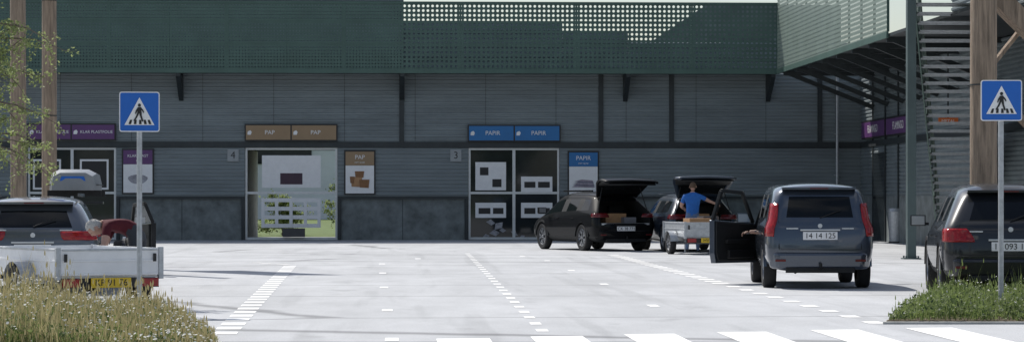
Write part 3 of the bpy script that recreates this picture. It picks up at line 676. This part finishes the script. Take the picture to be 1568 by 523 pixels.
# ---------- people ----------
def skin_mesh(name,J,E,bonemat,mats,parent,sub=2,root=0):
    names=list(J); idx={n:i for i,n in enumerate(names)}
    me=bpy.data.meshes.new(name); me.from_pydata([J[n][0] for n in names],[(idx[a],idx[c]) for a,c in E],[])
    o=bpy.data.objects.new(name,me); scene.collection.objects.link(o); o.parent=parent
    sk=o.modifiers.new('sk','SKIN'); sk.use_smooth_shade=True
    for i,n in enumerate(names):
        s_=me.skin_vertices[0].data[i]; r_=J[n][1]; s_.radius=(r_ if isinstance(r_,tuple) else (r_,r_)); s_.use_root=(i==root)
    ss=o.modifiers.new('s','SUBSURF'); ss.levels=sub; ss.render_levels=sub
    me2=apply_mods(o)
    for m_ in mats: me2.materials.append(m_)
    segs=[(Vector(J[a][0]),Vector(J[c][0]),bonemat.get((a,c),0)) for a,c in E]
    for p in me2.polygons:
        c=Vector(p.center); best=9;bm_=0
        for a,b2,mi in segs:
            d=b2-a; t=max(0,min(1,(c-a).dot(d)/max(d.length_squared,1e-6))); ds=(c-(a+d*t)).length
            if ds<best: best=ds;bm_=mi
        p.material_index=bm_; p.use_smooth=True
    return o
def hand(parent,wr,dir_,palmn,side,name='hand',curl=.5):
    wr=Vector(wr); d=Vector(dir_).normalized(); n=Vector(palmn); n=(n-d*n.dot(d)).normalized(); s=d.cross(n)*side
    J={'w':(wr,.026)}; E=[]
    J['p']=(wr+d*.045,(.038,.018)); E.append(('w','p')); J['k']=(wr+d*.085,(.038,.014)); E.append(('p','k'))
    skin_mesh(name,J,E,{},[M_skin],parent,1)
    for i,(o_,ln) in enumerate(((-.03,.062),(-.01,.075),(.012,.07),(.032,.055))):
        b0=wr+d*.075+s*o_; p1=b0+d*.02; p2=p1+(d*math.cos(curl)+n*math.sin(curl))*ln*.5; p3=p2+(d*math.cos(curl*2.2)+n*math.sin(curl*2.2))*ln*.5
        skin_mesh('finger_%d'%(i+1),{'a':(b0,.01),'b':(p1,.0095),'c':(p2,.0085),'d':(p3,.007)},[('a','b'),('b','c'),('c','d')],{},[M_skin],parent,1)
    b0=wr+d*.03-s*.025; p1=b0-s*.025+d*.025+n*.01; p2=p1+d*.03-s*.008+n*.012
    skin_mesh('thumb',{'a':(b0,.012),'b':(p1,.0105),'c':(p2,.008)},[('a','b'),('b','c')],{},[M_skin],parent,1)
def head(parent,c,fwd,up,hair,size=.115):
    c=Vector(c); f=Vector(fwd).normalized(); u=Vector(up); u=(u-f*u.dot(f)).normalized(); r=f.cross(u)
    M=Matrix.Translation(c)@Matrix((r,f,u)).transposed().to_4x4()
    bm=bmesh.new(); bmesh.ops.create_uvsphere(bm,u_segments=28,v_segments=20,radius=1)
    for v in bm.verts:
        x,y,z=v.co; jaw=max(0,-z); x*=.68*(1-.28*jaw); y*=.86*(1-.12*jaw)
        dn=math.exp(-((x/.1)**2+((z+.12)/.16)**2))
        if y>.5: y+=.2*dn; y-=.06*math.exp(-(((abs(x)-.24)/.12)**2+((z-.1)/.09)**2)); y+=.05*math.exp(-((x/.2)**2+((z+.42)/.06)**2))
        v.co=M@(Vector((x,y,z))*size)
    me=bpy.data.meshes.new('head'); bm.to_mesh(me); bm.free(); me.materials.append(M_skin); me.polygons.foreach_set('use_smooth',[True]*len(me.polygons))
    o=bpy.data.objects.new('head',me); scene.collection.objects.link(o); o.parent=parent
    bm=bmesh.new(); bmesh.ops.create_uvsphere(bm,u_segments=28,v_segments=20,radius=1)
    dl=[v for v in bm.verts if (v.co.z< -.5) or (v.co.y>.45 and v.co.z<.5) or(v.co.z<.0 and v.co.y>.0)]
    bmesh.ops.delete(bm,geom=dl,context='VERTS')
    for v in bm.verts:
        x,y,z=v.co; v.co=M@(Vector((x*.76,y*.95,z*1.08+.02))*size*(1+random.uniform(-.02,.03)))
    me=bpy.data.meshes.new('hair'); bm.to_mesh(me); bm.free(); me.materials.append(hair); me.polygons.foreach_set('use_smooth',[True]*len(me.polygons))
    o=bpy.data.objects.new('hair',me); scene.collection.objects.link(o); o.parent=parent; sm=o.modifiers.new('s','SOLIDIFY'); sm.thickness=.012
    e=MB()
    for sx in(-1,1):
        e.cyl(M@Vector((sx*.66*size,-.03*size,-.02*size)),M@Vector((sx*.8*size,-.08*size,0)),.2*size,.24*size,10,0)
        e.cyl(M@Vector((sx*.24*size,.74*size,.1*size)),M@Vector((sx*.24*size,.80*size,.1*size)),.07*size,.06*size,8,1)
    e.obj('ears_and_eyes',[M_skin,M_black],parent,smooth=True)
BE=[('pel','sp'),('sp','ch'),('ch','nk'),('nk','hb'),('ch','shL'),('shL','elL'),('elL','wrL'),('ch','shR'),('shR','elR'),('elR','wrR'),('pel','hiL'),('hiL','knL'),('knL','anL'),('anL','toL'),('pel','hiR'),('hiR','knR'),('knR','anR'),('anR','toR')]
def person(name,loc,rz,P,shirt,pants,hair,hc,hf,hu,handdirs):
    r=empty(name,loc,rz)
    rad=dict(pel=(.16,.12),sp=(.155,.12),ch=(.17,.12),nk=.062,hb=.06,shL=.072,shR=.072,elL=.047,elR=.047,wrL=.03,wrR=.03,hiL=.1,hiR=.1,knL=.068,knR=.068,anL=.045,anR=.045,toL=.042,toR=.042)
    J={k:(P[k],rad[k]) for k in['pel','sp','ch','nk','hb','shL','elL','wrL','shR','elR','wrR','hiL','knL','anL','toL','hiR','knR','anR','toR']}
    bmt={e:0 for e in BE}
    J2=dict(J); E=[]
    for a,c in BE:
        if (a,c) in(('shL','elL'),('shR','elR')):
            s_=a[-1]; mid=Vector(P[a]).lerp(Vector(P[c]),.6); J2['mu'+s_]=(mid,.06); E+=[(a,'mu'+s_),('mu'+s_,c)]; bmt[('mu'+s_,c)]=1
        else: E.append((a,c))
    for e in(('elL','wrL'),('elR','wrR'),('nk','hb')): bmt[e]=1
    for e in(('pel','hiL'),('hiL','knL'),('knL','anL'),('pel','hiR'),('hiR','knR'),('knR','anR')): bmt[e]=2
    for e in(('anL','toL'),('anR','toR')): bmt[e]=3
    skin_mesh('body',J2,E,bmt,[shirt,M_skin,pants,M_black],r,2,0)
    head(r,hc,hf,hu,hair)
    for s_,sg in(('L',-1),('R',1)):
        d,n=handdirs[s_]; hand(r,P['wr'+s_],d,n,sg,'hand_'+s_)
    return r
M_shirtb=mat('blue_shirt',(.015,.12,.42),.8,0,.2,8,bump=.3,bscale=12); M_jeans=mat('denim',(.09,.14,.25),.85,0,.25,12); M_maroon=mat('maroon_shirt',(.08,.013,.02),.8,0,.25,8,bump=.3,bscale=12,spec=.2); M_trous=mat('dark_trousers',(.03,.035,.045),.85)
x,y=G(1060,67.3)
person('man_in_blue_shirt',(x,y,0),R(-12),dict(pel=(0,0,.96),sp=(0,.03,1.15),ch=(0,.08,1.38),nk=(0,.11,1.54),hb=(0,.13,1.6),shL=(-.2,.06,1.45),elL=(-.3,.14,1.19),wrL=(-.2,.38,1.1),shR=(.2,.06,1.45),elR=(.4,.2,1.34),wrR=(.58,.4,1.26),hiL=(-.1,0,.9),knL=(-.12,.03,.5),anL=(-.13,-.02,.09),toL=(-.15,.15,.045),hiR=(.1,0,.9),knR=(.12,.06,.5),anR=(.14,.04,.09),toR=(.16,.2,.045)),M_shirtb,M_jeans,M_hairb,(0,.17,1.70),(0.1,1,-.25),(0,.25,1),dict(L=((.3,1,-.2),(0,0,-1)),R=((.5,.8,-.2),(0,0,-1))))
x,y=G(190,34.6)
person('man_in_maroon_shirt',(x,y,0),0,dict(pel=(.16,.14,.90),sp=(.02,.07,1.01),ch=(-.17,-.02,1.06),nk=(-.27,-.07,1.03),hb=(-.31,-.09,1.01),shL=(-.2,-.2,1.02),elL=(-.22,-.34,.76),wrL=(-.36,-.42,.56),shR=(-.16,.17,1.02),elR=(-.28,.12,.74),wrR=(-.42,-.05,.56),hiL=(.16,.03,.86),knL=(.10,-.02,.48),anL=(.2,.06,.09),toL=(.05,-.02,.045),hiR=(.2,.24,.86),knR=(.16,.22,.48),anR=(.28,.3,.09),toR=(.13,.24,.045)),M_maroon,M_trous,M_hair,(-.37,-.12,.985),(-.45,-.05,-.9),(-.9,-.25,.35),dict(L=((-.3,-.2,-1),(-1,0,0)),R=((-.3,-.2,-1),(-1,0,0))))
dr=empty('driver_of_minivan',e_root.location,e_root.rotation_euler.z)
skin_mesh('forearm',{'a':((-.38,.35,.98),.055),'b':((-.62,.3,.84),.045),'c':((-.92,.36,.84),.03)},[('a','b'),('b','c')],{('a','b'):1},[M_skin,M_trous],dr,2)
hand(dr,(-.92,.36,.84),(-1,.15,-.15),(0,0,-1),-1,curl=.75)
skin_mesh('torso',{'p':((-.38,.2,.62),.15),'c':((-.38,.22,1.05),.17),'n':((-.38,.25,1.22),.06),'s':((-.2,.22,1.12),.07)},[('p','c'),('c','n'),('c','s')],{},[M_trous],dr,1)
head(dr,(-.38,.27,1.34),(-.3,1,0),(0,0,1),M_hairb)

# ---------- vegetation ----------
def pip(x,y,poly):
    c=False;n=len(poly)
    for i in range(n):
        x1,y1=poly[i];x2,y2=poly[(i+1)%n]
        if (y1>y)!=(y2>y) and x<(x2-x1)*(y-y1)/(y2-y1)+x1: c=not c
    return c
def verge(name,poly,nblade,nleaf,nfl,hfun,mats,zb=.1,fs=1,tall=.04):
    r=empty(name); k=MB(); k.prism([(x,y,.0) for x,y in poly],(0,0,zb-.01)); k.obj('kerb',[M_conc],r)
    cx=sum(p[0] for p in poly)/len(poly);cy=sum(p[1] for p in poly)/len(poly)
    inner=[(cx+(x-cx)*.975,cy+(y-cy)*.975) for x,y in poly]; s=MB(); s.prism([(x,y,.01) for x,y in inner],(0,0,zb-.01)); s.obj('soil',[M_soil],r)
    xs_=[p[0] for p in inner];ys_=[p[1] for p in inner]
    def rnd():
        while 1:
            x=random.uniform(min(xs_),max(xs_));y=random.uniform(min(ys_),max(ys_))
            if pip(x,y,inner): return x,y
    g=MB()
    def clump(x,y): return .5+.5*math.sin(x*3.7+1.6*math.sin(y*2.3))*math.cos(y*2.7+x*1.3)
    for i in range(nblade):
        x,y=rnd(); cl=clump(x,y); big=random.random()<tall; h=hfun(x,y)*random.uniform(.3,1.0)*(.4+.8*cl)*(random.uniform(1.4,2.1) if big else 1); a=random.uniform(0,6.28); wd=random.uniform(.002,.005); le=random.uniform(.1,.8)*h*(.5 if big else 1); la=random.uniform(0,6.28)
        dx,dy=math.cos(a)*wd,math.sin(a)*wd; lx,ly=math.cos(la)*le,math.sin(la)*le
        rr=random.random(); mi=3 if big and rr<.7 else 0 if rr<.27 else 1 if rr<.55 else 2 if rr<.63 else 3
        g.add([(x-dx,y-dy,zb),(x+dx,y+dy,zb),(x+dx*.8+lx*.35,y+dy*.8+ly*.35,zb+h*.6),(x-dx*.8+lx*.35,y-dy*.8+ly*.35,zb+h*.6),(x+lx,y+ly,zb+h)],[(0,1,2,3),(3,2,4)],mi)
        if mi==3 and random.random()<.35:
            p=Vector((x+lx,y+ly,zb+h)); g.add([p+Vector((-.005,0,-.03)),p+Vector((.005,0,-.03)),p+Vector((.006,.004,0)),p+Vector((0,0,.03)),p+Vector((-.006,.002,0))],[(0,1,2,3,4)],3)
    for i in range(nleaf):
        x,y=rnd(); h=hfun(x,y)*random.uniform(.1,.85)*(.35+.75*clump(x,y)); s_=random.uniform(.012,.034); n=Vector((random.gauss(0,1),random.gauss(0,1),random.uniform(.3,1.5))).normalized(); a=n.orthogonal().normalized(); b2=n.cross(a); p=Vector((x,y,zb+h))
        t=random.uniform(0,6.28); a,b2=a*math.cos(t)+b2*math.sin(t),b2*math.cos(t)-a*math.sin(t)
        g.add([p-a*s_,p+b2*s_*.45,p+a*s_,p-b2*s_*.45],[(0,1,2,3)],random.choice((0,1,2,1)))
    for i in range(nfl):
        x,y=rnd()
        if random.random()>clump(x*1.5+2,y)**1.8+.03: continue
        h=hfun(x,y)*random.uniform(.35,1.25)*(.6+.5*clump(x,y)); p=Vector((x,y,zb+h)); s_=random.uniform(.006,.014)*fs; n=Vector((random.gauss(0,.5),random.gauss(-.3,.5),1)).normalized(); a=n.orthogonal().normalized(); b2=n.cross(a)
        g.add([p+(a*math.cos(t)+b2*math.sin(t))*s_ for t in[k_*math.pi/3 for k_ in range(6)]],[tuple(range(6))],4)
        g.add([(x-.002,y,zb),(x+.002,y,zb),(x+.001,y,zb+h),(x-.001,y,zb+h)],[(0,1,2,3)],0)
    g.obj('plants',mats,r,fix=False)
gm=[M_g1,M_g2,M_g3,M_straw,M_petal]
PLv=[G(-120,21.5),G(345,21.5),G(332,25),G(290,28),G(240,29.8),G(-120,29.8)]
def hl(x,y):
    px=784+F*((x*cT-y*sT)/(x*sT+y*cT)); t=(335-px)/335; return .09+.27*min(1,max(0,t*1.3))
verge('wildflower_verge',PLv,32000,9000,6500,hl,gm,zb=.07,fs=1.1,tall=.12)
PRv=[G(1352,28.3),G(1720,28.3),G(1720,38.5),G(1470,38.5),G(1400,33)]
def hr(x,y):
    px=784+F*((x*cT-y*sT)/(x*sT+y*cT)); t=(px-1352)/120; return .10+.27*min(1,max(0,t))*(.75+.35*math.sin(x*4.1+y))
verge('wildflower_verge',PRv,12000,22000,900,hr,[M_g1,M_g2,M_g3,M_g2,M_petal],zb=.04,tall=.06)

def tree(name,loc,h,spread,nb,leaf_n,ls,mats,droop=.3,trunk_r=.09,z0=.2,seed=1,narrow=.6):
    rnd_=random.Random(seed); r=empty(name,loc); m=MB(); lf=MB()
    pts=[Vector((0,0,0))]
    for k in range(1,9): pts.append(Vector((rnd_.gauss(0,.05)*k*.4,rnd_.gauss(0,.05)*k*.4,h*k/8)))
    for k in range(8): m.cyl(pts[k],pts[k+1],trunk_r*(1-k/8.5),trunk_r*(1-(k+1)/8.5),10,0,False)
    per=leaf_n//nb
    for i in range(nb):
        t=z0+(1-z0)*rnd_.random(); base=pts[min(7,int(t*8))].lerp(pts[min(8,int(t*8)+1)],t*8%1); a=rnd_.uniform(0,6.28); ln=spread*(1-narrow*t)*rnd_.uniform(.6,1.1)
        p=base; d=Vector((math.cos(a),math.sin(a),rnd_.uniform(.2,.8))).normalized(); path=[p]
        for s_ in range(6):
            d=(d+Vector((rnd_.gauss(0,.15),rnd_.gauss(0,.15),-droop*.35+rnd_.gauss(0,.1)))).normalized(); q=p+d*ln/6; m.cyl(p,q,trunk_r*.28*(1-s_/7),trunk_r*.28*(1-(s_+1)/7),5,0,False); p=q; path.append(p)
        tw=[]
        for s_ in range(9):
            u=rnd_.uniform(.25,1)*6; b0=path[min(5,int(u))].lerp(path[min(6,int(u)+1)],u%1); d=Vector((rnd_.gauss(0,1),rnd_.gauss(0,1),rnd_.gauss(-droop,.6))).normalized(); e=b0+d*ln*rnd_.uniform(.12,.3); m.cyl(b0,e,trunk_r*.06,trunk_r*.03,4,0,False); tw.append((b0,e))
        for s_ in range(per):
            b0,e=rnd_.choice(tw); p=b0.lerp(e,rnd_.uniform(.1,1.1))+Vector((rnd_.gauss(0,1),rnd_.gauss(0,1),rnd_.gauss(0,1)))*ls*1.3
            n=Vector((rnd_.gauss(0,1),rnd_.gauss(0,1),rnd_.gauss(.4,1))).normalized(); a_=n.orthogonal().normalized(); b2=n.cross(a_); t=rnd_.uniform(0,6.28); a_,b2=a_*math.cos(t)+b2*math.sin(t),b2*math.cos(t)-a_*math.sin(t); s2=ls*rnd_.uniform(.6,1.2)
            lf.add([p-a_*s2,p-a_*s2*.2+b2*s2*.5,p+a_*s2,p-a_*s2*.2-b2*s2*.5],[(0,1,2,3)],rnd_.choice((0,0,1,2)))
    m.obj('branches',[M_bark],r,smooth=True,fix=False); lf.obj('leaves',mats,r,fix=False); return r
M_birch=mat('birch_leaf',(.26,.31,.12),.55,0,.3,3,transl=.5)
x,y=G(-60,35); tree('birch_tree',(x,y,0),6.5,1.7,80,21000,.026,[M_birch,M_g2,M_birch],droop=.42,trunk_r=.07,z0=.3,seed=4,narrow=.2)
for i,(dx,dy,hh) in enumerate(((-3,14,1.6),(-.8,12,1.4),(1.5,15,2.2),(3.6,13,1.5),(-5,17,2.6),(5,18,3))):
    tree('roadside_shrub',(FX(446)+dx,YF+dy,0),hh,1.3,26,3600,.06,[M_birch,M_g1,M_g2],droop=.1,trunk_r=.05,z0=.1,seed=20+i)
# belt of unseen trees added behind the camera for the glass to reflect
for i in range(9):
    tree('reflection_tree',(-40+i*10+random.uniform(-2,2),-42+random.uniform(-4,4),0),random.uniform(8,12),5.0,26,2600,.32,[M_g1,M_g1,M_g3],droop=.1,trunk_r=.25,z0=.12,seed=60+i)
wh=MB(); wh.box(-60,40,190,220,0,9,0)
for k in range(12): wh.box(-58+k*8,-54+k*8,189.9,189.98,4,6,1)
wh.box(-61,41,189.5,190,9,9.6,0)
wh.obj('distant_warehouse',[mat('pale_cladding',(.65,.67,.7),.7,0,.1,.5),M_glass])
